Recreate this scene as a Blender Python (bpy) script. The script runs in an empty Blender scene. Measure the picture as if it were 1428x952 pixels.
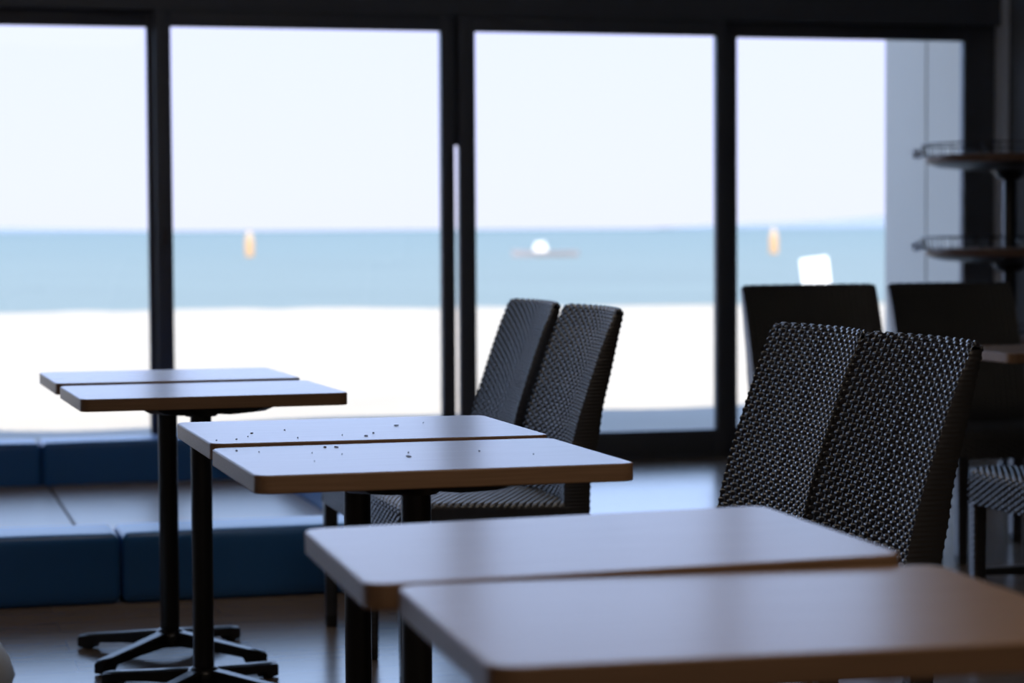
import bpy, bmesh, math, random
import numpy as np
from mathutils import Vector, Matrix

random.seed(7)
PI = math.pi
SC = bpy.context.scene
COL = SC.collection

# ---------------------------------------------------------------- materials
def new_mat(name):
    m = bpy.data.materials.new(name)
    m.use_nodes = True
    nt = m.node_tree
    b = nt.nodes.get('Principled BSDF')
    return m, nt, b

def plain(name, col, rough=.5, spec=.5, metal=0., coat=0., noise=0., nscale=30., bump=0.):
    m, nt, b = new_mat(name)
    b.inputs['Base Color'].default_value = (*col, 1)
    b.inputs['Roughness'].default_value = rough
    b.inputs['Specular IOR Level'].default_value = spec
    b.inputs['Metallic'].default_value = metal
    b.inputs['Coat Weight'].default_value = coat
    if noise or bump:
        tc = nt.nodes.new('ShaderNodeTexCoord')
        n = nt.nodes.new('ShaderNodeTexNoise')
        n.inputs['Scale'].default_value = nscale
        n.inputs['Detail'].default_value = 5
        nt.links.new(tc.outputs['Object'], n.inputs['Vector'])
        if noise:
            mx = nt.nodes.new('ShaderNodeMixRGB')
            mx.inputs[1].default_value = (*[c * (1 - noise) for c in col], 1)
            mx.inputs[2].default_value = (*[min(1, c * (1 + noise)) for c in col], 1)
            nt.links.new(n.outputs['Fac'], mx.inputs[0])
            nt.links.new(mx.outputs[0], b.inputs['Base Color'])
        if bump:
            bp = nt.nodes.new('ShaderNodeBump')
            bp.inputs['Strength'].default_value = bump
            bp.inputs['Distance'].default_value = .002
            nt.links.new(n.outputs['Fac'], bp.inputs['Height'])
            nt.links.new(bp.outputs['Normal'], b.inputs['Normal'])
    return m

def wood(name, dark, light, rough, scale=(3, 60, 60), spec=.5, bump=0.):
    """streaky grain running along the object's x axis"""
    m, nt, b = new_mat(name)
    tc = nt.nodes.new('ShaderNodeTexCoord')
    mp = nt.nodes.new('ShaderNodeMapping')
    mp.inputs['Scale'].default_value = scale
    n = nt.nodes.new('ShaderNodeTexNoise')
    n.inputs['Scale'].default_value = 1.6
    n.inputs['Detail'].default_value = 8
    n.inputs['Roughness'].default_value = .62
    cr = nt.nodes.new('ShaderNodeValToRGB')
    cr.color_ramp.elements[0].position = .32
    cr.color_ramp.elements[1].position = .68
    cr.color_ramp.elements[0].color = (*dark, 1)
    cr.color_ramp.elements[1].color = (*light, 1)
    nt.links.new(tc.outputs['Object'], mp.inputs['Vector'])
    nt.links.new(mp.outputs['Vector'], n.inputs['Vector'])
    nt.links.new(n.outputs['Fac'], cr.inputs['Fac'])
    nt.links.new(cr.outputs['Color'], b.inputs['Base Color'])
    b.inputs['Roughness'].default_value = rough
    b.inputs['Specular IOR Level'].default_value = spec
    if bump:
        bp = nt.nodes.new('ShaderNodeBump')
        bp.inputs['Strength'].default_value = bump
        bp.inputs['Distance'].default_value = .0006
        nt.links.new(n.outputs['Fac'], bp.inputs['Height'])
        nt.links.new(bp.outputs['Normal'], b.inputs['Normal'])
    return m

M = {}
M['top'] = wood('laminate_oak', (.345, .22, .14), (.39, .255, .165), .26, spec=.5)
M['edge'] = wood('edge_wood', (.25, .145, .078), (.36, .215, .125), .42, scale=(4, 90, 160))
M['black_metal'] = plain('black_powder_coat', (.008, .009, .010), .32, .5)
M['hinge_metal'] = plain('black_satin_steel', (.012, .013, .014), .45, .5)
M['rattan'] = plain('black_rattan', (.009, .010, .0115), .30, 1.0)
M['rattan'].node_tree.nodes['Principled BSDF'].inputs['IOR'].default_value = 1.62
M['cap'] = plain('grey_plastic_foot', (.05, .05, .048), .55)
M['frame'] = plain('bronze_black_aluminium', (.105, .115, .135), .45, .4)
M['latch'] = plain('latch_steel', (.10, .10, .11), .35, metal=.6)
M['vinyl'] = plain('blue_vinyl', (.032, .18, .50), .38, .5, noise=.08, nscale=6, bump=.15)
M['mat'] = wood('play_mat_wood', (.30, .215, .155), (.36, .265, .195), .34, scale=(2, 18, 18))
M['wall'] = plain('dark_grey_wall', (.10, .10, .102), .8, noise=.12, nscale=60, bump=.2)
M['wall_back'] = plain('warm_grey_wall', (.60, .52, .44), .8)
M['trim'] = plain('pale_trim', (.80, .81, .83), .5)
M['ceiling'] = plain('pale_ceiling', (.72, .70, .67), .9)
M['wing'] = plain('pale_panel', (.52, .49, .43), .6, noise=.03, nscale=3)
M['joint'] = plain('panel_joint', (.33, .33, .32), .7)
M['roof'] = plain('roof_grey', (.30, .30, .30), .8)
M['crumb'] = plain('dark_crumb', (.012, .010, .010), .8)
M['shelfwood'] = wood('rack_wood', (.16, .085, .05), (.22, .12, .07), .4)
def frosted():
    m = bpy.data.materials.new('frosted_ball')
    m.use_nodes = True
    nt = m.node_tree
    b = nt.nodes['Principled BSDF']
    b.inputs['Base Color'].default_value = (.92, .93, .95, 1)
    t = nt.nodes.new('ShaderNodeBsdfTranslucent')
    t.inputs['Color'].default_value = (.92, .94, .97, 1)
    mx = nt.nodes.new('ShaderNodeMixShader')
    mx.inputs[0].default_value = .85
    nt.links.new(b.outputs[0], mx.inputs[1])
    nt.links.new(t.outputs[0], mx.inputs[2])
    nt.links.new(mx.outputs[0], nt.nodes['Material Output'].inputs['Surface'])
    return m
M['ball'] = frosted()
M['white'] = plain('white_fabric', (.78, .80, .78), .8, bump=.4, nscale=120)
M['orange'] = plain('orange_buoy', (.62, .36, .17), .5)
M['buoytop'] = plain('buoy_band', (.58, .42, .28), .5)
M['signwhite'] = plain('white_board', (.86, .86, .85), .5)
M['hull'] = plain('boat_hull', (.42, .36, .36), .5)
M['cabin'] = plain('boat_white', (.85, .80, .74), .5)
M['hill'] = plain('haze_tinted_hill', (.24, .28, .34), .9)  # pale blue of distance haze put into the hill colour

def floor_mat():
    m, nt, b = new_mat('vinyl_plank_floor')
    tc = nt.nodes.new('ShaderNodeTexCoord')
    mp = nt.nodes.new('ShaderNodeMapping')
    mp.inputs['Rotation'].default_value = (0, 0, 0)
    br = nt.nodes.new('ShaderNodeTexBrick')
    br.inputs['Color1'].default_value = (.20, .148, .108, 1)
    br.inputs['Color2'].default_value = (.235, .175, .128, 1)
    br.inputs['Mortar'].default_value = (.13, .095, .07, 1)
    br.inputs['Scale'].default_value = 1
    br.inputs['Mortar Size'].default_value = .0012
    br.inputs['Brick Width'].default_value = .92
    br.inputs['Row Height'].default_value = .152
    n = nt.nodes.new('ShaderNodeTexNoise')
    n.inputs['Scale'].default_value = 5
    n.inputs['Detail'].default_value = 6
    mp2 = nt.nodes.new('ShaderNodeMapping')
    mp2.inputs['Scale'].default_value = (1, 14, 1)
    mx = nt.nodes.new('ShaderNodeMixRGB')
    mx.blend_type = 'OVERLAY'
    mx.inputs[0].default_value = .25
    nt.links.new(tc.outputs['Object'], mp.inputs['Vector'])
    nt.links.new(mp.outputs['Vector'], br.inputs['Vector'])
    nt.links.new(tc.outputs['Object'], mp2.inputs['Vector'])
    nt.links.new(mp2.outputs['Vector'], n.inputs['Vector'])
    nt.links.new(br.outputs['Color'], mx.inputs[1])
    nt.links.new(n.outputs['Fac'], mx.inputs[2])
    nt.links.new(mx.outputs[0], b.inputs['Base Color'])
    b.inputs['Roughness'].default_value = .24
    bp = nt.nodes.new('ShaderNodeBump')
    bp.inputs['Strength'].default_value = .0
    bp.inputs['Distance'].default_value = .002
    nt.links.new(n.outputs['Fac'], bp.inputs['Height'])
    nt.links.new(bp.outputs['Normal'], b.inputs['Normal'])
    return m
M['floor'] = floor_mat()

def glass_mat():
    m = bpy.data.materials.new('window_glass')
    m.use_nodes = True
    nt = m.node_tree
    nt.nodes.clear()
    out = nt.nodes.new('ShaderNodeOutputMaterial')
    tr = nt.nodes.new('ShaderNodeBsdfTransparent')
    tr.inputs['Color'].default_value = (.97, .985, .985, 1)
    gl = nt.nodes.new('ShaderNodeBsdfGlossy')
    gl.inputs['Roughness'].default_value = 0.02
    fr = nt.nodes.new('ShaderNodeFresnel')
    fr.inputs['IOR'].default_value = 1.35
    mx = nt.nodes.new('ShaderNodeMixShader')
    nt.links.new(fr.outputs[0], mx.inputs[0])
    nt.links.new(tr.outputs[0], mx.inputs[1])
    nt.links.new(gl.outputs[0], mx.inputs[2])
    nt.links.new(mx.outputs[0], out.inputs['Surface'])
    return m
M['glass'] = glass_mat()

def sand_mat():
    m, nt, b = new_mat('beach_sand')
    tc = nt.nodes.new('ShaderNodeTexCoord')
    n = nt.nodes.new('ShaderNodeTexNoise')
    n.inputs['Scale'].default_value = .9
    n.inputs['Detail'].default_value = 9
    n.inputs['Roughness'].default_value = .65
    cr = nt.nodes.new('ShaderNodeValToRGB')
    cr.color_ramp.elements[0].color = (.42, .375, .31, 1)
    cr.color_ramp.elements[1].color = (.46, .412, .342, 1)
    cr.color_ramp.elements[0].position = .3
    cr.color_ramp.elements[1].position = .7
    nt.links.new(tc.outputs['Object'], n.inputs['Vector'])
    nt.links.new(n.outputs['Fac'], cr.inputs['Fac'])
    nt.links.new(cr.outputs['Color'], b.inputs['Base Color'])
    b.inputs['Roughness'].default_value = .95
    b.inputs['Specular IOR Level'].default_value = .1
    bp = nt.nodes.new('ShaderNodeBump')
    bp.inputs['Strength'].default_value = .5
    bp.inputs['Distance'].default_value = .05
    nt.links.new(n.outputs['Fac'], bp.inputs['Height'])
    nt.links.new(bp.outputs['Normal'], b.inputs['Normal'])
    return m
M['sand'] = sand_mat()

def sea_mat():
    m, nt, b = new_mat('sea_water')
    tc = nt.nodes.new('ShaderNodeTexCoord')
    # shallow water over pale sand near the beach, deeper blue further out
    sp = nt.nodes.new('ShaderNodeSeparateXYZ')
    mr = nt.nodes.new('ShaderNodeMapRange')
    mr.inputs['From Min'].default_value = 0
    mr.inputs['From Max'].default_value = 900
    cr = nt.nodes.new('ShaderNodeValToRGB')
    e = cr.color_ramp.elements
    e[0].position = 0
    e[0].color = (.155, .19, .165, 1)
    e[1].position = 1
    e[1].color = (.105, .155, .15, 1)
    k = e.new(.12)
    k.color = (.135, .18, .162, 1)
    n2 = nt.nodes.new('ShaderNodeTexNoise')
    n2.inputs['Scale'].default_value = .35
    n2.inputs['Detail'].default_value = 6
    mp2 = nt.nodes.new('ShaderNodeMapping')
    mp2.inputs['Scale'].default_value = (.25, 1, 1)
    mx = nt.nodes.new('ShaderNodeMixRGB')
    mx.blend_type = 'OVERLAY'
    mx.inputs[0].default_value = .22
    nt.links.new(tc.outputs['Object'], sp.inputs[0])
    nt.links.new(sp.outputs['Y'], mr.inputs['Value'])
    nt.links.new(mr.outputs[0], cr.inputs['Fac'])
    nt.links.new(tc.outputs['Object'], mp2.inputs['Vector'])
    nt.links.new(mp2.outputs[0], n2.inputs['Vector'])
    nt.links.new(cr.outputs['Color'], mx.inputs[1])
    nt.links.new(n2.outputs['Fac'], mx.inputs[2])
    nt.links.new(mx.outputs[0], b.inputs['Base Color'])
    b.inputs['Roughness'].default_value = .55
    b.inputs['Specular IOR Level'].default_value = .25
    bp = nt.nodes.new('ShaderNodeBump')
    bp.inputs['Strength'].default_value = .8
    bp.inputs['Distance'].default_value = .12
    nt.links.new(n2.outputs['Fac'], bp.inputs['Height'])
    nt.links.new(bp.outputs['Normal'], b.inputs['Normal'])
    return m
M['sea'] = sea_mat()

# ---------------------------------------------------------------- helpers
def link_mesh(name, me, mat, parent=None, smooth=False):
    o = bpy.data.objects.new(name, me)
    COL.objects.link(o)
    if mat:
        me.materials.append(mat)
    if smooth:
        for p in me.polygons:
            p.use_smooth = True
    if parent:
        o.parent = parent
    return o

def build(name, bm, mat, parent=None, smooth=False, auto=None):
    bmesh.ops.recalc_face_normals(bm, faces=bm.faces[:])
    if auto is not None:
        for e in bm.edges:
            if len(e.link_faces) == 2 and e.calc_face_angle(0) > auto:
                e.smooth = False
        smooth = True
    me = bpy.data.meshes.new(name)
    bm.to_mesh(me)
    bm.free()
    return link_mesh(name, me, mat, parent, smooth)

def box(bm, lo, hi, bev=0., seg=2):
    t = bmesh.new()
    vs = [t.verts.new((x, y, z)) for x in (lo[0], hi[0]) for y in (lo[1], hi[1]) for z in (lo[2], hi[2])]
    for f in ((0, 1, 3, 2), (4, 6, 7, 5), (0, 4, 5, 1), (2, 3, 7, 6), (0, 2, 6, 4), (1, 5, 7, 3)):
        t.faces.new([vs[i] for i in f])
    bmesh.ops.recalc_face_normals(t, faces=t.faces[:])
    if bev:
        bmesh.ops.bevel(t, geom=t.edges[:], offset=bev, segments=seg, profile=.5, affect='EDGES')
    join(bm, t)

def join(bm, t, mat=None):
    if mat is not None:
        t.transform(mat)
    mp = {}
    for v in t.verts:
        mp[v] = bm.verts.new(v.co)
    for f in t.faces:
        try:
            bm.faces.new([mp[v] for v in f.verts])
        except ValueError:
            pass
    t.free()

def lathe(bm, prof, n=32, c=(0, 0, 0)):
    rings = []
    for r, z in prof:
        if r < 1e-6:
            rings.append([bm.verts.new((c[0], c[1], c[2] + z))])
        else:
            rings.append([bm.verts.new((c[0] + r * math.cos(2 * PI * i / n), c[1] + r * math.sin(2 * PI * i / n), c[2] + z)) for i in range(n)])
    for a, b in zip(rings, rings[1:]):
        for i in range(n):
            j = (i + 1) % n
            if len(a) == 1 and len(b) == 1:
                continue
            if len(a) == 1:
                bm.faces.new((a[0], b[i], b[j]))
            elif len(b) == 1:
                bm.faces.new((a[i], a[j], b[0]))
            else:
                bm.faces.new((a[i], a[j], b[j], b[i]))

def tube(bm, pts, r, n=8, closed=False):
    pts = [Vector(p) for p in pts]
    rings = []
    m = len(pts)
    for i, p in enumerate(pts):
        if closed:
            d = pts[(i + 1) % m] - pts[i - 1]
        else:
            d = pts[min(i + 1, m - 1)] - pts[max(i - 1, 0)]
        d.normalize()
        up = Vector((0, 0, 1)) if abs(d.z) < .9 else Vector((1, 0, 0))
        x = d.cross(up).normalized()
        y = d.cross(x).normalized()
        rings.append([bm.verts.new(p + r * (math.cos(2 * PI * k / n) * x + math.sin(2 * PI * k / n) * y)) for k in range(n)])
    rr = list(zip(rings, rings[1:]))
    if closed:
        rr.append((rings[-1], rings[0]))
    for a, b in rr:
        for k in range(n):
            bm.faces.new((a[k], a[(k + 1) % n], b[(k + 1) % n], b[k]))
    if not closed:
        bm.faces.new(rings[0])
        bm.faces.new(rings[-1])

def rounded_rect(w, d, r, n=8):
    o = []
    for cx, cy, a0 in ((w / 2 - r, d / 2 - r, 0), (-w / 2 + r, d / 2 - r, PI / 2), (-w / 2 + r, -d / 2 + r, PI), (w / 2 - r, -d / 2 + r, 1.5 * PI)):
        for i in range(n + 1):
            a = a0 + i * PI / 2 / n
            o.append((cx + r * math.cos(a), cy + r * math.sin(a)))
    return o

def loft(bm, loops, cap=True):
    rs = [[bm.verts.new(p) for p in lp] for lp in loops]
    n = len(rs[0])
    for a, b in zip(rs, rs[1:]):
        for i in range(n):
            bm.faces.new((a[i], a[(i + 1) % n], b[(i + 1) % n], b[i]))
    if cap:
        bm.faces.new(rs[0])
        bm.faces.new(rs[-1])

def thing(name, label, cat, loc=(0, 0, 0), rz=0., group=None):
    o = bpy.data.objects.new(name, None)
    COL.objects.link(o)
    o.empty_display_size = .1
    o.location = loc
    o.rotation_euler = (0, 0, rz)
    tag(o, label, cat, group)
    return o

def tag(o, label, cat, group=None):
    o['label'] = label
    o['category'] = cat
    if group:
        o['group'] = group
    return o

def struct(o):
    o['kind'] = 'structure'
    return o

def copy_tree(o, parent=None):
    c = o.copy()
    COL.objects.link(c)
    if parent:
        c.parent = parent
    for ch in list(o.children):
        copy_tree(ch, c)
    return c

# ---------------------------------------------------------------- camera
A = .2657
CAMH = 1.0857
PITCH, ROLL = .0483068, -.0056611
fw0 = Vector((math.sin(A), math.cos(A), 0))
rt0 = Vector((math.cos(A), -math.sin(A), 0))
fwd = fw0 * math.cos(PITCH) + Vector((0, 0, -math.sin(PITCH)))
up0 = fw0 * math.sin(PITCH) + Vector((0, 0, math.cos(PITCH)))
c, s = math.cos(ROLL), math.sin(ROLL)
right = rt0 * c + up0 * s
up = -rt0 * s + up0 * c
cd = bpy.data.cameras.new('camera')
cam = bpy.data.objects.new('camera', cd)
COL.objects.link(cam)
cam.matrix_world = Matrix(((right.x, up.x, -fwd.x, 0), (right.y, up.y, -fwd.y, 0), (right.z, up.z, -fwd.z, CAMH), (0, 0, 0, 1)))
cd.sensor_width = 36
cd.lens = 3240.04 / 1428 * 36
cd.clip_start = .05
cd.clip_end = 30000
cd.dof.use_dof = True
cd.dof.focus_distance = 4.25
cd.dof.aperture_fstop = 4.1
SC.camera = cam

# ---------------------------------------------------------------- setting
WV = 10.33           # inner face of the glazed wall
UL, UR = -4.2, 5.29  # room, left and right
VB = -3.0
CEIL = 2.9

def sbox(name, lo, hi, mat, bev=0.):
    bm = bmesh.new()
    box(bm, lo, hi, bev)
    return struct(build(name, bm, mat))

sbox('floor', (UL, VB, -.10), (UR, WV + .12, 0), M['floor'])
sbox('ceiling', (UL - .1, VB - .1, CEIL), (UR + .1, WV + .2, CEIL + .1), M['ceiling'])
sbox('wall_back', (UL - .1, VB - .1, 0), (UR + .1, VB, CEIL), M['wall_back'])
sbox('wall_left', (UL - .1, VB, 0), (UL, WV + .12, CEIL), M['wall_back'])
sbox('wall_right', (UR, VB, 0), (UR + .1, WV - .075, CEIL), M['wall'])
sbox('wall_front', (UL - .1, WV, 2.06), (UR + .1, WV + .12, 2.22), M['frame'])
# a band of fixed lights over the sliding leaves, just above the photo's upper edge
def transom(name, u0, u1):
    bm = bmesh.new()
    for a, b in ((u0, u0 + .05), (u1 - .05, u1)):
        box(bm, (a, WV + .02, 2.22), (b, WV + .08, CEIL), .003)
    box(bm, (u0 + .048, WV + .022, 2.22), (u1 - .048, WV + .078, 2.26), .003)
    box(bm, (u0 + .048, WV + .022, CEIL - .05), (u1 - .048, WV + .078, CEIL), .003)
    f = struct(build(name, bm, M['frame'], auto=.6))
    g = bmesh.new()
    box(g, (u0 + .042, WV + .045, 2.252), (u1 - .042, WV + .051, CEIL - .042))
    build('glass_pane', g, M['glass'], f)
for k, (a, b) in enumerate(((UL, -1.37), (-1.37, 1.21), (1.21, 2.558), (2.558, 3.88), (3.88, UR))):
    transom('window_%d' % (8 + k), a, b)
sbox('trim_corner', (UR - .006, WV - .075, 0), (UR + .1, WV + .12, CEIL), M['trim'])
sbox('roof', (UL - 2, VB - .5, CEIL + .15), (UR + 3, 11.05, CEIL + .30), M['roof'])
sbox('wall_wing', (5.20, WV + .16, -.2), (5.36, 10.975, CEIL + .15), M['wing'])
sbox('wall_wing_end', (5.20, 10.995, -.2), (5.36, 11.49, CEIL + .15), M['wing'])
sbox('trim_joint', (5.212, 10.96, -.2), (5.34, 11.01, CEIL + .15), M['joint'])

# the glazing: sliding leaves between u = -4.2 and 5.27
def leaf(name, u0, u1, sl, sr, v, lower=None, slit=None):
    """one framed pane: stiles sl/sr wide, rails top and bottom, pane of glass as a child"""
    bm = bmesh.new()
    d = .05
    box(bm, (u0, v, .0), (u0 + sl, v + d, 2.06), .004)
    box(bm, (u1 - sr, v, .0), (u1, v + d, 2.06), .004)
    box(bm, (u0 + sl - .002, v + .003, 0), (u1 - sr + .002, v + d - .003, .135), .004)
    box(bm, (u0 + sl - .002, v + .003, 1.988), (u1 - sr + .002, v + d - .003, 2.06), .004)
    f = struct(build(name, bm, M['frame'], auto=.6))
    g = bmesh.new()
    box(g, (u0 + sl - .008, v + .020, .127), (u1 - sr + .008, v + .026, 1.996))
    build('glass_pane', g, M['glass'], f)
    return f

leaf('window_1', -4.2, -2.78, .08, .06, WV + .005)
leaf('window_2', -2.84, -1.34, .07, .06, WV + .062)
leaf('window_3', -1.40, -.03, .07, .06, WV + .005)
w4 = leaf('window_4', -.09, 1.205, .07, .045, WV + .062)
w5 = leaf('window_5', 1.188, 2.547, .072, .062, WV + .005)
w6 = leaf('window_6', 2.569, 3.868, .077, .050, WV + .005)
w7 = leaf('window_7', 3.862, 5.285, .080, .165, WV + .062)
# lock on the overlapping stiles
bm = bmesh.new()
box(bm, (1.212, WV - .008, 1.02), (1.236, WV + .006, 1.10), .004)
build('latch', bm, M['latch'], w5)
# cover piece that closes the upper part of the gap between the two middle leaves
sbox('trim_astragal', (2.535, WV + .058, 1.47), (2.581, WV + .075, 2.06), M['frame'], .003)
sbox('trim_sill', (UL, WV + .002, -.02), (5.28, WV + .135, .012), M['frame'], .002)

# ground outside
def grid_ground():
    bm = bmesh.new()
    us = np.concatenate([np.linspace(-60, -4, 15), np.linspace(-3, 9, 49), np.linspace(10, 80, 15)])
    vs = np.concatenate([[9.9, 10.45], np.linspace(10.6, 16, 37), np.linspace(17, 30, 14), np.linspace(30.5, 42, 24)])
    rng = np.random.RandomState(3)
    ph = rng.rand(12, 3) * 6.28
    rows = []
    for v in vs:
        row = []
        for u in us:
            z = -.03
            if 10.7 < v:
                h = sum(math.sin(u * (1.1 + .7 * k) + v * (.9 + .5 * k) * (-1) ** k + ph[k, 0]) / (1 + k) for k in range(6))
                z += .018 * h * min(1, (v - 10.7) / 1.5)
            # beach falls away at the waterline
            sh = v + .11 * u - 36.0
            if sh > -3:
                z -= .035 * (sh + 3) + .0015 * (sh + 3) ** 2
            row.append(bm.verts.new((u, v, z)))
        rows.append(row)
    for a, b in zip(rows, rows[1:]):
        for i in range(len(us) - 1):
            bm.faces.new((a[i], a[i + 1], b[i + 1], b[i]))
    return bm
o = build('sand_beach', grid_ground(), M['sand'], smooth=True)
struct(o)

bm = bmesh.new()
box(bm, (-9000, 0, -1.), (9000, 16000, 0))
o = build('sea', bm, M['sea'])
o.location = (0, 35.2, -.135)
struct(o)

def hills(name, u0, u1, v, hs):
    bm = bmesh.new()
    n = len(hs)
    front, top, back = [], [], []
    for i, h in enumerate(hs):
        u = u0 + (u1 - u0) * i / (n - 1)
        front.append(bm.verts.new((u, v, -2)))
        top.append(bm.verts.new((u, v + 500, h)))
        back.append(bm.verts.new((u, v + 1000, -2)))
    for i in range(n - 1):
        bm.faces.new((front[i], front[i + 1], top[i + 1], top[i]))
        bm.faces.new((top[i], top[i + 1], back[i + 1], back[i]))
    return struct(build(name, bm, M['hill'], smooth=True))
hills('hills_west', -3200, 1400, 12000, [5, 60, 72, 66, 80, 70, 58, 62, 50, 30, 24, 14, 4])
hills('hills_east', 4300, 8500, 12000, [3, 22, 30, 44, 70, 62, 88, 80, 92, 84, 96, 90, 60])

# ---------------------------------------------------------------- tables
TW, TD, TH, TT = .60, .470, .72, .028

def make_table():
    root = thing('cafe_table', '', 'table')
    # tabletop core with laminate face
    bm = bmesh.new()
    def lp(w, d, r, z):
        return [(x, y, z) for x, y in rounded_rect(w, d, r, 8)]
    loft(bm, [lp(TW - .003, TD - .003, .0245, TH - TT + .0005), lp(TW - .003, TD - .003, .0245, TH - .001), lp(TW - .006, TD - .006, .023, TH)])
    build('tabletop', bm, M['top'], root, auto=.12)
    bm = bmesh.new()
    lo = [lp(TW - .010, TD - .010, .021, TH - TT), lp(TW - .002, TD - .002, .0245, TH - TT), lp(TW, TD, .0255, TH - TT + .0015),
          lp(TW, TD, .0255, TH - .0022), lp(TW - .002, TD - .002, .0245, TH - .0006), lp(TW - .005, TD - .005, .023, TH - .0004)]
    loft(bm, lo, cap=False)
    e = build('edge_band', bm, M['edge'], root, auto=.3)
    e['label'] = 'brown wood-grain edge strip around the tabletop'
    # cross bracket under the top
    bm = bmesh.new()
    for k in range(4):
        t = bmesh.new()
        L, hw = .195, .021
        secs = []
        for x, zb in ((.0, -.026), (.10, -.026), (.165, -.018), (.188, -.009), (L, -.003)):
            secs.append([(x, -hw, zb), (x, hw, zb), (x, hw, 0), (x, -hw, 0)])
        loft(t, secs)
        t.transform(Matrix.Translation((0, 0, TH - TT)) @ Matrix.Rotation(PI / 4 + k * PI / 2, 4, 'Z'))
        join(bm, t)
    lathe(bm, [(0, TH - TT), (.055, TH - TT), (.055, TH - TT - .018), (.036, TH - TT - .034), (0, TH - TT - .034)], 24)
    build('support_bracket', bm, M['black_metal'], root, auto=.6)
    bm = bmesh.new()
    lathe(bm, [(0, .045), (.0245, .045), (.0245, TH - TT - .03), (0, TH - TT - .03)], 40)
    build('pole', bm, M['black_metal'], root, auto=.6)
    bm = bmesh.new()
    lathe(bm, [(0, .028), (.034, .028), (.040, .045), (.040, .058), (.034, .068), (.027, .073), (0, .073)], 32)
    build('hub', bm, M['black_metal'], root, auto=.9)
    for k in range(4):
        bm = bmesh.new()
        secs = []
        for x, zt, zb, hw in ((.022, .068, .030, .019), (.06, .064, .030, .018), (.15, .052, .026, .017), (.235, .042, .019, .0165), (.247, .0405, .003, .0165), (.283, .036, .003, .016), (.289, .031, .004, .014)):
            b = .005
            secs.append([(x, -hw, zb), (x, hw, zb), (x, hw, zt - b), (x, hw - b, zt), (x, -hw + b, zt), (x, -hw, zt - b)])
        loft(bm, secs)
        bm.transform(Matrix.Rotation(PI / 4 + k * PI / 2, 4, 'Z'))
        arm = build('base_arm', bm, M['black_metal'], root, auto=.7)
        bm = bmesh.new()
        lathe(bm, [(0, 0), (.012, 0), (.013, .005), (0, .005)], 16, (.265, 0, 0))
        bm.transform(Matrix.Rotation(PI / 4 + k * PI / 2, 4, 'Z'))
        build('foot_glide', bm, M['hinge_metal'], arm)
    return root

tproto = make_table()
GT = 'cafe tables on black cross bases'
TABLES = [  # u, v, yaw, tilt about own x, tilt about own y, dz, label
    (.800, 2.095, -.0420, 0, 0, -.0023, 'frontmost brown laminate cafe table, its near corner past the lower frame edge'),
    (.790, 2.5770, -.0340, 0, -.016, .0026, 'tilted cafe table butted behind the frontmost one, its raised end showing an orange edge'),
    (.835, 3.668, .0061, 0, 0, .0000, 'crumb-dotted cafe table with a broad brown front edge, directly behind the frontmost pair'),
    (.837, 4.162, .0040, 0, .003, .0035, 'crumb-dotted cafe table on the window side of the other crumb-dotted one'),
    (.714, 5.378, .0270, 0, 0, -.001, 'small cafe table by the blue blocks, its whole dark front edge showing'),
    (.701, 5.918, .0230, 0, 0, .0005, 'small cafe table by the blue play blocks, half hidden behind its twin'),
    (3.43, 6.29, .0, 0, 0, 0, 'dark cafe table in front of two black chairs under the tiered rack'),
]
for i, (u, v, yaw, tx, ty, dz, lab) in enumerate(TABLES):
    o = tproto if i == 0 else copy_tree(tproto)
    o.location = (u, v, max(dz, 0))
    o.rotation_euler = (0, 0, yaw)
    o.scale = (1, 1, 1 + min(dz, 0) / TH)
    if tx or ty:   # only the top and what carries it leans a little
        for ch in o.children:
            if ch.name.split('.')[0] in ('tabletop', 'edge_band', 'support_bracket'):
                T = Matrix.Translation((0, 0, TH - TT))
                ch.matrix_basis = T @ Matrix.Rotation(tx, 4, 'X') @ Matrix.Rotation(ty, 4, 'Y') @ T.inverted()
    tag(o, lab, 'table', GT)

# crumbs on the middle pair of tables
def crumbs(name, spots, z, label):
    bm = bmesh.new()
    for (u, v, l, w) in spots:
        t = bmesh.new()
        bmesh.ops.create_icosphere(t, subdivisions=2, radius=1)
        for q in t.verts:
            q.co += Vector((random.uniform(-.2, .2), random.uniform(-.2, .2), random.uniform(-.2, .2)))
            q.co.z = max(q.co.z, -.5)
        t.transform(Matrix.Translation((u, v, z + .0006)) @ Matrix.Rotation(random.uniform(-.5, .5), 4, 'Z') @ Matrix.Diagonal((l, w, .0012, 1)))
        join(bm, t)
    o = build(name, bm, M['crumb'], smooth=True)
    o['kind'] = 'stuff'
    return tag(o, label, 'crumbs')
far = [(.637, 4.114, .0025, .006), (.593, 4.003, .0012, .004), (.557, 3.994, .0012, .004), (.704, 4.161, .001, .003), (.918, 4.192, .0045, .006), (.821, 3.999, .0035, .004),
       (.979, 4.234, .001, .003), (.784, 4.026, .001, .003), (.845, 4.05, .002, .003), (.62, 4.05, .0009, .003), (.70, 4.00, .0009, .003)]
near = [(.720, 3.851, .0028, .007), (.738, 3.844, .0018, .006), (.819, 3.647, .0013, .008), (.833, 3.713, .0012, .004), (.568, 3.835, .002, .005), (.600, 3.80, .0008, .003),
        (.723, 3.717, .0008, .003), (.681, 3.757, .0008, .003), (.95, 3.70, .0008, .003), (1.02, 3.62, .001, .004), (.66, 3.62, .0007, .003)]
crumbs('crumbs', far, TH + .0040, 'fine dark crumbs scattered on the table behind the middle seam')
crumbs('crumbs', near, TH + .0003, 'dark crumbs in front of the middle seam, one thick black speck among them')

# ---------------------------------------------------------------- chairs
CW = .44
P_W, P_T = .0183, .0086     # pitch of the uprights, pitch of the flat strands

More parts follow.
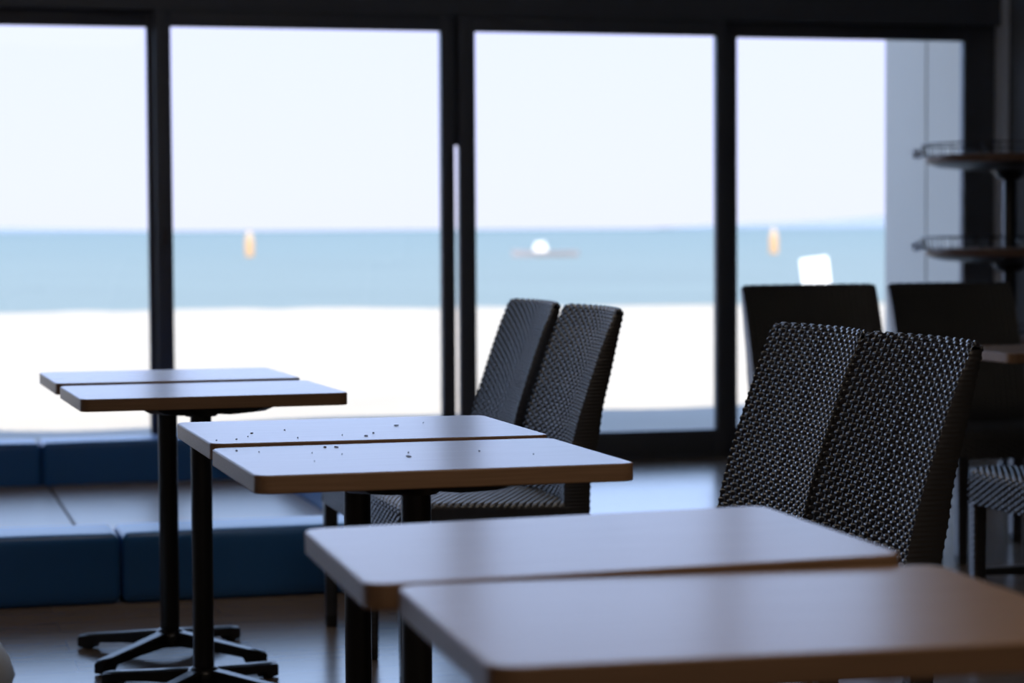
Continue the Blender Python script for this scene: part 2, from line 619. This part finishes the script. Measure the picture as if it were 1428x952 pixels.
def catmull(pts, step):
    pts = [np.array(p, float) for p in pts]
    P = [2 * pts[0] - pts[1]] + pts + [2 * pts[-1] - pts[-2]]
    out = []
    for i in range(1, len(P) - 2):
        p0, p1, p2, p3 = P[i - 1:i + 3]
        n = max(2, int(np.linalg.norm(p2 - p1) / .001))
        for k in range(n):
            t = k / n
            out.append(.5 * ((2 * p1) + (-p0 + p2) * t + (2 * p0 - 5 * p1 + 4 * p2 - p3) * t * t + (-p0 + 3 * p1 - 3 * p2 + p3) * t ** 3))
    out.append(pts[-1])
    out = np.array(out)
    L = np.concatenate([[0], np.cumsum(np.linalg.norm(np.diff(out, axis=0), axis=1))])
    n = int(L[-1] / step)
    q = np.linspace(0, L[-1], n + 1)
    return np.stack([np.interp(q, L, out[:, 0]), np.interp(q, L, out[:, 1])], -1), q

def weave(tt, ww):
    """height of a plain basket weave: flat strands along w, thin uprights along t"""
    j = np.floor(tt / P_T)
    ft = tt / P_T - j
    sgn = np.where(j % 2 == 0, 1., -1.)
    over = np.cos(PI * ww / P_W) * sgn
    cross = np.clip(1 - np.abs((2 * ft - 1) / .86) ** 4, 0, 1) ** .6
    strand = np.where(over > 0, .0026 * np.clip((over - .30) * 3.2, 0, 1), .0050 * over) - .0030 * (1 - cross)
    du = ww / P_W - np.round(ww / P_W)
    du = du * P_W
    upright = np.where(np.abs(du) < .0021, .0011 * np.sqrt(np.clip(1 - (du / .0021) ** 2, 0, 1)) - .0009, -.01)
    return np.maximum(np.maximum(strand, upright), -.0034)

def sheet(profile, tq, w, curve, disp_scale=1., flip=False, woven=True):
    """profile (s,z) per row; curve(w, row) pushes along s; returns verts (rows*cols,3), faces"""
    nr, nc = len(profile), len(w)
    d = np.gradient(profile, axis=0)
    d /= np.linalg.norm(d, axis=1)[:, None] + 1e-12
    nrm = np.stack([-d[:, 1], d[:, 0]], -1)       # outward when the profile runs up the front
    S = profile[:, 0][:, None] + curve
    Z = np.repeat(profile[:, 1][:, None], nc, 1)
    Wg = np.repeat(w[None, :], nr, 0)
    if woven:
        h = weave(tq[:, None] + 0 * Wg, Wg) * disp_scale
        # fade the relief out at the very rim
        S = S + h * nrm[:, 0][:, None]
        Z = Z + h * nrm[:, 1][:, None]
    V = np.stack([S.ravel(), -Wg.ravel(), Z.ravel()], -1)
    idx = np.arange(nr * nc).reshape(nr, nc)
    a, b, c_, d_ = idx[:-1, :-1].ravel(), idx[:-1, 1:].ravel(), idx[1:, 1:].ravel(), idx[1:, :-1].ravel()
    Fc = np.stack([a, b, c_, d_], -1)
    return V, Fc, idx

def mesh_np(name, V, F, smooth=True):
    me = bpy.data.meshes.new(name)
    me.vertices.add(len(V))
    me.vertices.foreach_set('co', np.asarray(V, np.float32).ravel())
    F = np.asarray(F, np.int32)
    me.loops.add(F.size)
    me.loops.foreach_set('vertex_index', F.ravel())
    me.polygons.add(len(F))
    me.polygons.foreach_set('loop_start', np.arange(0, F.size, 4, dtype=np.int32))
    me.polygons.foreach_set('loop_total', np.full(len(F), 4, np.int32))
    me.polygons.foreach_set('use_smooth', np.full(len(F), smooth, bool))
    me.update(calc_edges=True)
    me.validate()
    return me

def woven_shell(name, profile_pts, step, hw, curvefn, parent, inner=.010):
    """a woven sheet along a profile, with wrapped side bands that follow it"""
    prof, tq = catmull(profile_pts, step)
    w = np.linspace(-hw, hw, int(2 * hw / .00215) + 1)
    cur = curvefn(w)[None, :] * np.ones((len(prof), 1))
    V, F, idx = sheet(prof, tq, w, cur)
    return V, F, idx, prof, tq

def make_chair():
    root = thing('rattan_chair', '', 'chair')
    hw = CW / 2
    # --- back: front face, over the top, down the rear
    fr = [(-.014, .395), (-.014, .46), (-.010, .493), (.016, .607), (.067, .762), (.108, .872)]
    rim = [(.1125, .886), (.1215, .8925), (.1310, .8885)]
    rr = [(.1315, .872), (.1035, .745), (.083, .66), (.071, .583), (.052, .49), (.048, .40), (.048, .345)]
    V, F, idx, prof, tq = woven_shell('back', fr + rim + rr, .00145, hw, lambda w: .026 * (1 - (w / hw) ** 2), root)
    # the top corners are slightly rounded off
    w = -V[:, 1]
    ztop = .8925
    rc = .022
    near = np.clip((np.abs(w) - (hw - rc)) / rc, 0, 1)
    drop = rc * .4 * (1 - np.sqrt(1 - near ** 2 * .999))
    k = np.clip((V[:, 2] - (ztop - .06)) / .06, 0, 1)
    V[:, 2] -= drop * k
    # side bands: between the front and rear rims at each edge
    nr = len(prof)
    allV = [V]
    allF = [F]
    base = len(V)
    top_i = int(np.argmax(prof[:, 1]))
    for col, sg in ((0, 1), (idx.shape[1] - 1, -1)):
        fi = idx[:top_i + 1, col]
        ri = idx[top_i:, col][::-1]
        # match by height
        zf = V[fi, 2]
        zr = V[ri, 2]
        hz = np.linspace(.36, .880, 261)
        A_ = np.stack([np.interp(hz, zf, V[fi, 0]), 0 * hz + V[fi[0], 1], hz], -1)
        B_ = np.stack([np.interp(hz, zr, V[ri, 0]), 0 * hz + V[fi[0], 1], hz], -1)
        cols = 7
        G = np.stack([A_ * (1 - q) + B_ * q for q in np.linspace(0, 1, cols)], 1)
        bulge = (.0008 + .0011 * np.abs(np.sin(PI * hz / .0086)))[:, None] * np.array([0, .8, 1, 1, 1, .8, 0])[None, :]
        G[:, :, 1] += sg * bulge
        g = np.arange(len(hz) * cols).reshape(len(hz), cols) + base
        a, b, c_, d_ = g[:-1, :-1].ravel(), g[:-1, 1:].ravel(), g[1:, 1:].ravel(), g[1:, :-1].ravel()
        allV.append(G.reshape(-1, 3))
        allF.append(np.stack([a, d_, c_, b], -1) if sg > 0 else np.stack([a, b, c_, d_], -1))
        base += len(hz) * cols
    me = mesh_np('backrest', np.concatenate(allV), np.concatenate(allF))
    link_mesh('backrest', me, M['rattan'], root)

    # --- seat: from the back forward, round the front edge, down the apron
    sp = [(.010, .427), (-.10, .4295), (-.25, .4355), (-.36, .4385), (-.395, .4370), (-.412, .428), (-.4185, .412), (-.419, .39), (-.419, .338)]
    sp = sp[::-1]
    prof, tq = catmull(sp, .002)
    w = np.linspace(-hw, hw, int(2 * hw / .00215) + 1)
    cur = np.zeros((len(prof), len(w)))
    V, F, idx = sheet(prof, tq, w, cur)
    k = np.clip((np.abs(-V[:, 1]) - (hw - .02)) / .02, 0, 1)
    V[:, 2] -= .006 * k ** 2 * (V[:, 2] > .40)
    allV, allF, base = [V], [F], len(V)
    front_i = 0
    for col, sg in ((0, 1), (idx.shape[1] - 1, -1)):
        ii = idx[:, col]
        keep = [q for q in range(len(prof)) if prof[q, 1] > .405]
        top = V[ii[keep]]
        bot = top.copy()
        bot[:, 2] = .338
        cols = 24
        G = np.stack([top * (1 - q) + bot * q for q in np.linspace(0, 1, cols)], 1)
        hz = G[:, :, 2]
        G[:, 1:-1, 1] += sg * (.0006 + .0012 * np.abs(np.sin(PI * hz[:, 1:-1] / .0086)))
        g = np.arange(G.shape[0] * cols).reshape(G.shape[0], cols) + base
        a, b, c_, d_ = g[:-1, :-1].ravel(), g[:-1, 1:].ravel(), g[1:, 1:].ravel(), g[1:, :-1].ravel()
        allV.append(G.reshape(-1, 3))
        allF.append(np.stack([a, b, c_, d_], -1) if sg > 0 else np.stack([a, d_, c_, b], -1))
        base += G.shape[0] * cols
    # underside
    U = np.array([(-.418, hw, .339), (-.418, -hw, .339), (.045, -hw, .339), (.045, hw, .339)])
    allV.append(U)
    allF.append(np.array([[base, base + 1, base + 2, base + 3]]))
    me = mesh_np('seat', np.concatenate(allV), np.concatenate(allF))
    link_mesh('seat', me, M['rattan'], root)

    # --- legs, wound with strands, each with a foot cap
    def leg(cx0, cy0, cx1, cy1, r0, r1, z1):
        rows = int((z1 - .03) / .002)
        V = []
        per = 6
        for i in range(rows + 1):
            q = i / rows
            z = .03 + (z1 - .03) * q
            cx, cy = cx1 + (cx0 - cx1) * q, cy1 + (cy0 - cy1) * q
            r = r1 + (r0 - r1) * q
            rowj = math.floor(z / .0086)
            b = .0014 * abs(math.sin(PI * z / .0086))
            for sd in range(4):
                for k in range(per):
                    f = -1 + 2 * k / per
                    hb = b * (1 if ((rowj + sd + (k // 3)) % 2 == 0) else .45)
                    rr_ = r + hb
                    x, y = ((rr_, f * r), (-f * r, rr_), (-rr_, -f * r), (f * r, -rr_))[sd]
                    V.append((cx + x, cy + y, z))
        n = per * 4
        F = []
        for i in range(rows):
            for k in range(n):
                F.append((i * n + k, i * n + (k + 1) % n, (i + 1) * n + (k + 1) % n, (i + 1) * n + k))
        o = link_mesh('leg', mesh_np('leg', V, F), M['rattan'], root)
        bm = bmesh.new()
        a = r1 + .0005
        t0 = [(cx1 + x * (a - .002), cy1 + y * (a - .002), 0) for x, y in ((1, 1), (-1, 1), (-1, -1), (1, -1))]
        t1 = [(cx1 + x * a, cy1 + y * a, .004) for x, y in ((1, 1), (-1, 1), (-1, -1), (1, -1))]
        t2 = [(cx1 + x * a, cy1 + y * a, .033) for x, y in ((1, 1), (-1, 1), (-1, -1), (1, -1))]
        loft(bm, [t0, t1, t2])
        cp = build('foot_cap', bm, M['cap'], o)
        cp['label'] = 'dark grey foot cap'
    for sy in (1, -1):
        leg(-.401, sy * (hw - .0185), -.401, sy * (hw - .018), .0175, .0140, .345)
        leg(.026, sy * (hw - .0205), .034, sy * (hw - .0205), .0200, .0150, .40)
    return root

cproto = make_chair()
GC = 'black woven rattan chairs'
# faces local -x; (u, v, yaw, width scale, label)
CHAIRS = [
    (1.640, 4.205, 0.0, 1, 'sharp black woven chair beside the crumb-dotted tables, its back partly covered by a twin'),
    (1.645, 3.760, 0.0, 1, 'sharp black woven chair with its whole dark side edge showing, nearest the frontmost tables'),
    (1.583, 6.05, 0.0, 1, 'soft-focus grey-lit woven chair by the window, tucked behind an identical one'),
    (1.589, 5.535, 0.0, 1, 'soft-focus woven chair with its seat showing under the crumb-dotted tables'),
    (3.035, 7.20, -PI / 2, 1.10, 'black backlit chair whose back stands out against the sea and white board'),
    (3.555, 7.20, -PI / 2, 1.04, 'black backlit chair below the tiered rack, its back against the pale wing wall'),
    (3.25, 5.49, 0.0, 1, 'woven chair cut off by the frame edge, only seat apron and legs showing'),
]
for i, (u, v, rz, sw, lab) in enumerate(CHAIRS):
    o = cproto if i == 0 else copy_tree(cproto)
    o.location = (u, v, 0)
    # local +x is the direction from seat to back
    o.rotation_euler = (0, 0, -rz)
    o.scale = (1, sw, 1)
    tag(o, lab, 'chair', GC)

# ---------------------------------------------------------------- blue play blocks and mats
def block(name, lo, hi, label, mat, cat, group, bev=.022):
    bm = bmesh.new()
    cx, cy = (lo[0] + hi[0]) / 2, (lo[1] + hi[1]) / 2
    box(bm, (lo[0] - cx, lo[1] - cy, 0), (hi[0] - cx, hi[1] - cy, hi[2] - lo[2]), bev, 4)
    # soft sides: swell a little between the corners
    bmesh.ops.subdivide_edges(bm, edges=[e for e in bm.edges if e.calc_length() > .12], cuts=6, use_grid_fill=True)
    for q in bm.verts:
        fx = 1 - abs(2 * q.co.x / (hi[0] - lo[0])) ** 4
        fy = 1 - abs(2 * q.co.y / (hi[1] - lo[1])) ** 4
        if bev > .01:
            if q.co.z > (hi[2] - lo[2]) - .002:
                q.co.z += .004 * max(fx, 0) * max(fy, 0)
    o = build(name, bm, mat, auto=.7)
    o.location = (cx, cy, lo[2])
    return tag(o, label, cat, group)

GB = 'blue foam blocks around the play mat'
g = .003
block('foam_block', (-.60, 6.80, 0), (.666 - g, 7.065, .205), 'dark blue foam block in the front row, running out past the frame edge', M['vinyl'], 'foam block', GB)
block('foam_block', (.666 + g, 6.80, 0), (1.875, 7.065, .205), 'dark blue foam block in the front row, running behind the two slim table poles', M['vinyl'], 'foam block', GB)
block('foam_block', (-.60, 9.83, 0), (.640 - g, 10.10, .205), 'brighter blue foam block under the window, short stretch beside the frame edge', M['vinyl'], 'foam block', GB)
block('foam_block', (.640 + g, 9.83, 0), (1.875, 10.10, .205), 'brighter blue foam block under the window behind the slim table poles', M['vinyl'], 'foam block', GB)
block('foam_block', (1.605, 7.07, 0), (1.875, 8.44, .205), 'blue foam block closing the play mat side, end next to the woven chair legs', M['vinyl'], 'foam block', GB)
block('foam_block', (1.605, 8.45, 0), (1.875, 9.825, .205), 'blue foam block closing the play mat side, end next to the window row', M['vinyl'], 'foam block', GB)
GM = 'mats inside the blue blocks'
block('play_mat', (-.60, 7.07, 0), (.665 - .004, 9.825, .03), 'pale wood-look play mat, the piece running out past the frame edge', M['mat'], 'mat', GM, .004)
block('play_mat', (.665 + .004, 7.07, 0), (1.600, 9.825, .03), 'pale wood-look play mat, the piece behind the slim table poles', M['mat'], 'mat', GM, .004)

# white pouf peeping in at the bottom corner
bm = bmesh.new()
lathe(bm, [(0, 0), (.30, 0), (.330, .012), (.336, .035), (.324, .08), (.307, .113), (.262, .170), (.18, .212), (.09, .230), (0, .234)], 40)
for q in bm.verts:
    a = math.atan2(q.co.y, q.co.x)
    q.co.x *= 1 + .015 * math.sin(5 * a + q.co.z * 30)
    q.co.y *= 1 + .015 * math.sin(4 * a + q.co.z * 25)
o = build('pouf', bm, M['white'], smooth=True)
o.location = (-.045, 5.60, 0)
tag(o, 'white fabric pouf, a sliver of it at the bottom corner of the frame', 'pouf')

# ---------------------------------------------------------------- tiered rack by the wall
RX, RY = 4.70, 9.10
rack = thing('tiered_rack', 'dark tiered rack with round wooden shelves and wire rails by the wall', 'rack', (RX, RY, 0))
bm = bmesh.new()
lathe(bm, [(0, 0), (.25, 0), (.255, .012), (.24, .024), (.05, .04), (.035, .07), (0, .07)], 40)
build('base', bm, M['black_metal'], rack, auto=.8)
bm = bmesh.new()
lathe(bm, [(0, .05), (.029, .05), (.029, 1.38), (.022, 1.394), (0, 1.394)], 24)
build('post', bm, M['black_metal'], rack, auto=.8)
for z in (1.392, .995, .60):
    bm = bmesh.new()
    lathe(bm, [(.03, z), (.345, z), (.356, z - .004), (.360, z - .018), (.356, z - .033), (.345, z - .037), (.03, z - .037)], 64)
    sh = build('shelf', bm, M['shelfwood'], rack, auto=.8)
    sh['label'] = 'round brown wooden shelf'
    bm = bmesh.new()
    lathe(bm, [(.03, z - .037), (.345, z - .0371), (.300, z - .052), (.20, z - .062), (.075, z - .068), (.06, z - .090), (.045, z - .105), (.03, z - .105)], 48)
    build('shelf_bracket', bm, M['black_metal'], sh, auto=.8)
    bm = bmesh.new()
    ring = [(.375 * math.cos(2 * PI * i / 64), .375 * math.sin(2 * PI * i / 64), z + .045) for i in range(64)]
    tube(bm, ring, .0035, 8, True)
    for i in range(32):
        a = 2 * PI * i / 32
        tube(bm, [(.352 * math.cos(a), .352 * math.sin(a), z - .012), (.372 * math.cos(a), .372 * math.sin(a), z + .002), (.375 * math.cos(a), .375 * math.sin(a), z + .045)], .0022, 6)
    build('wire_rail', bm, M['black_metal'], sh, smooth=True)
    ang = PI + A * .0 - .27
    bm = bmesh.new()
    t = bmesh.new()
    bmesh.ops.create_uvsphere(t, u_segments=20, v_segments=12, radius=.023)
    t.transform(Matrix.Translation((.400 * math.cos(ang), .400 * math.sin(ang), z + .006)))
    join(bm, t)
    tube(bm, [(.352 * math.cos(ang), .352 * math.sin(ang), z - .012), (.392 * math.cos(ang), .392 * math.sin(ang), z + .004)], .005, 8)
    kb = build('knob', bm, M['ball'], sh, smooth=True)
    kb['label'] = 'pale ball knob at the shelf rim'

# ---------------------------------------------------------------- outside things
def cam_point(Y, x, y):
    """a place outside, Y metres ahead of the camera's spot along its heading"""
    dx, dy = x - 714, y - 476
    a = (dx * c + dy * s) / 3240.04
    b = -(-dx * s + dy * c) / 3240.04
    d = fwd + rt0 * a + up0 * b
    k = Y / d.dot(fw0)
    return Vector((0, 0, CAMH)) + d * k

def buoy(loc, label):
    r = thing('marker_buoy', label, 'buoy', loc, 0, 'marker buoys on the water')
    bm = bmesh.new()
    lathe(bm, [(0, -.15), (.19, -.15), (.21, .0), (.21, .78), (.20, .82), (0, .82)], 24)
    build('float_body', bm, M['orange'], r, auto=.8)
    bm = bmesh.new()
    lathe(bm, [(0, .81), (.17, .81), (.17, 1.02), (.12, 1.10), (.03, 1.14), (.03, 1.30), (0, 1.30)], 20)
    build('marker_top', bm, M['buoytop'], r, auto=.8)
SEAZ = -.135
buoy((16.90, 109.2, SEAZ), 'slim orange marker buoy on the sea in the window beside the table pair')
buoy((40.9, 103.0, SEAZ), 'slim orange marker buoy on the sea above the white board')

bt = thing('boat', 'small pale boat with a white bump lying on the sea', 'boat', (28.6, 99.3, SEAZ), -.2657)
bm = bmesh.new()
secs = []
for x, hw_, zt in ((-1.5, .02, .32), (-1.1, .30, .27), (-.4, .45, .24), (.5, .46, .24), (1.2, .40, .25), (1.45, .34, .26)):
    secs.append([(x, -hw_ * .6, -.12), (x, hw_ * .6, -.12), (x, hw_, zt), (x, -hw_, zt)])
loft(bm, secs)
build('hull', bm, M['hull'], bt, auto=.8)
bm = bmesh.new()
secs = []
for x, hw_, zt in ((-.55, .22, .30), (-.45, .26, .62), (-.05, .26, .66), (.08, .24, .30)):
    secs.append([(x, -hw_, .22), (x, hw_, .22), (x, hw_ * .85, zt), (x, -hw_ * .85, zt)])
loft(bm, secs)
build('cabin', bm, M['cabin'], bt, auto=.8)

sg = thing('notice_board', 'plain white board leaning on a post on the beach behind a black chair', 'board', (7.774, 18.612, -.05), -.25)
bm = bmesh.new()
t = bmesh.new()
loft(t, [[(x, -.012, z) for x, z in rounded_rect(.245, .27, .02, 5)], [(x, .012, z) for x, z in rounded_rect(.245, .27, .02, 5)]])
t.transform(Matrix.Translation((0, 0, .745)) @ Matrix.Rotation(-.12, 4, 'Y'))
join(bm, t)
build('panel', bm, M['signwhite'], sg, auto=.6)
bm = bmesh.new()
box(bm, (-.02, .012, 0), (.02, .045, .84), .004)
build('post', bm, M['hinge_metal'], sg)

# ---------------------------------------------------------------- light
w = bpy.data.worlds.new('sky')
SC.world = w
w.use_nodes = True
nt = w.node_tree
nt.nodes.clear()
out = nt.nodes.new('ShaderNodeOutputWorld')
bg = nt.nodes.new('ShaderNodeBackground')
tc = nt.nodes.new('ShaderNodeTexCoord')
sp = nt.nodes.new('ShaderNodeSeparateXYZ')
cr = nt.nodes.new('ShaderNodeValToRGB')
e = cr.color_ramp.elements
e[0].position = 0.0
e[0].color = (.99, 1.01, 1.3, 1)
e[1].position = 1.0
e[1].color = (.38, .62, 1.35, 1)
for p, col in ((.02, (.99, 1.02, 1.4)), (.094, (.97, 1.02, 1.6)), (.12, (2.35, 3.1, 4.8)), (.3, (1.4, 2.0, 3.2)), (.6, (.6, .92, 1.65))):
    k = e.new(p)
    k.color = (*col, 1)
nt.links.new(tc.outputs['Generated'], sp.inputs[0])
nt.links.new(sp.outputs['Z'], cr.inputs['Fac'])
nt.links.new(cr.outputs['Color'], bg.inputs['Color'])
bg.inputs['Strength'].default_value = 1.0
nt.links.new(bg.outputs[0], out.inputs['Surface'])

sd = bpy.data.lights.new('sun', 'SUN')
sd.energy = 8.0
sd.color = (1.0, .91, .77)
sd.angle = .0095
so = bpy.data.objects.new('sun', sd)
COL.objects.link(so)
el = math.radians(52)
dirn = Vector((.12, math.cos(el), -math.sin(el))).normalized()
so.rotation_euler = dirn.to_track_quat('-Z', 'Y').to_euler()
so.location = (0, -5, 12)

# unseen warm fill lights added under the ceiling, without fixtures
for (u, v, p, sz) in ((1.0, -.6, 13, 2.8), (1.25, 1.9, 11, .8), (.9, 6.4, 8, .9)):
    ld = bpy.data.lights.new('ceiling_fill', 'AREA')
    ld.shape = 'SQUARE'
    ld.size = sz
    ld.energy = p
    ld.color = (1.0, .84, .68)
    lo_ = bpy.data.objects.new('ceiling_fill', ld)
    COL.objects.link(lo_)
    lo_.location = (u, v, CEIL - .03)

# daylight portals lying in the window openings (they only guide sky sampling)
for u0, u1 in ((-4.1, -1.4), (-1.3, 1.15), (1.27, 3.8), (3.95, 5.1)):
    pd = bpy.data.lights.new('window_portal', 'AREA')
    pd.shape = 'RECTANGLE'
    pd.size = u1 - u0
    pd.size_y = 2.7
    pd.cycles.is_portal = True
    po = bpy.data.objects.new('window_portal', pd)
    COL.objects.link(po)
    po.location = ((u0 + u1) / 2, WV + .16, 1.45)
    po.rotation_euler = (-PI / 2, 0, 0)

SC.view_settings.view_transform = 'Standard'
SC.view_settings.look = 'None'
SC.view_settings.gamma = 1
SC.view_settings.exposure = 0
SC.view_settings.use_curve_mapping = False
try:
    SC.cycles.use_denoising = True
    SC.cycles.denoiser = 'OPENIMAGEDENOISE'
except Exception:
    pass
SC.cycles.max_bounces = 10
SC.cycles.diffuse_bounces = 5
SC.cycles.transparent_max_bounces = 12
SC.cycles.sample_clamp_indirect = 6
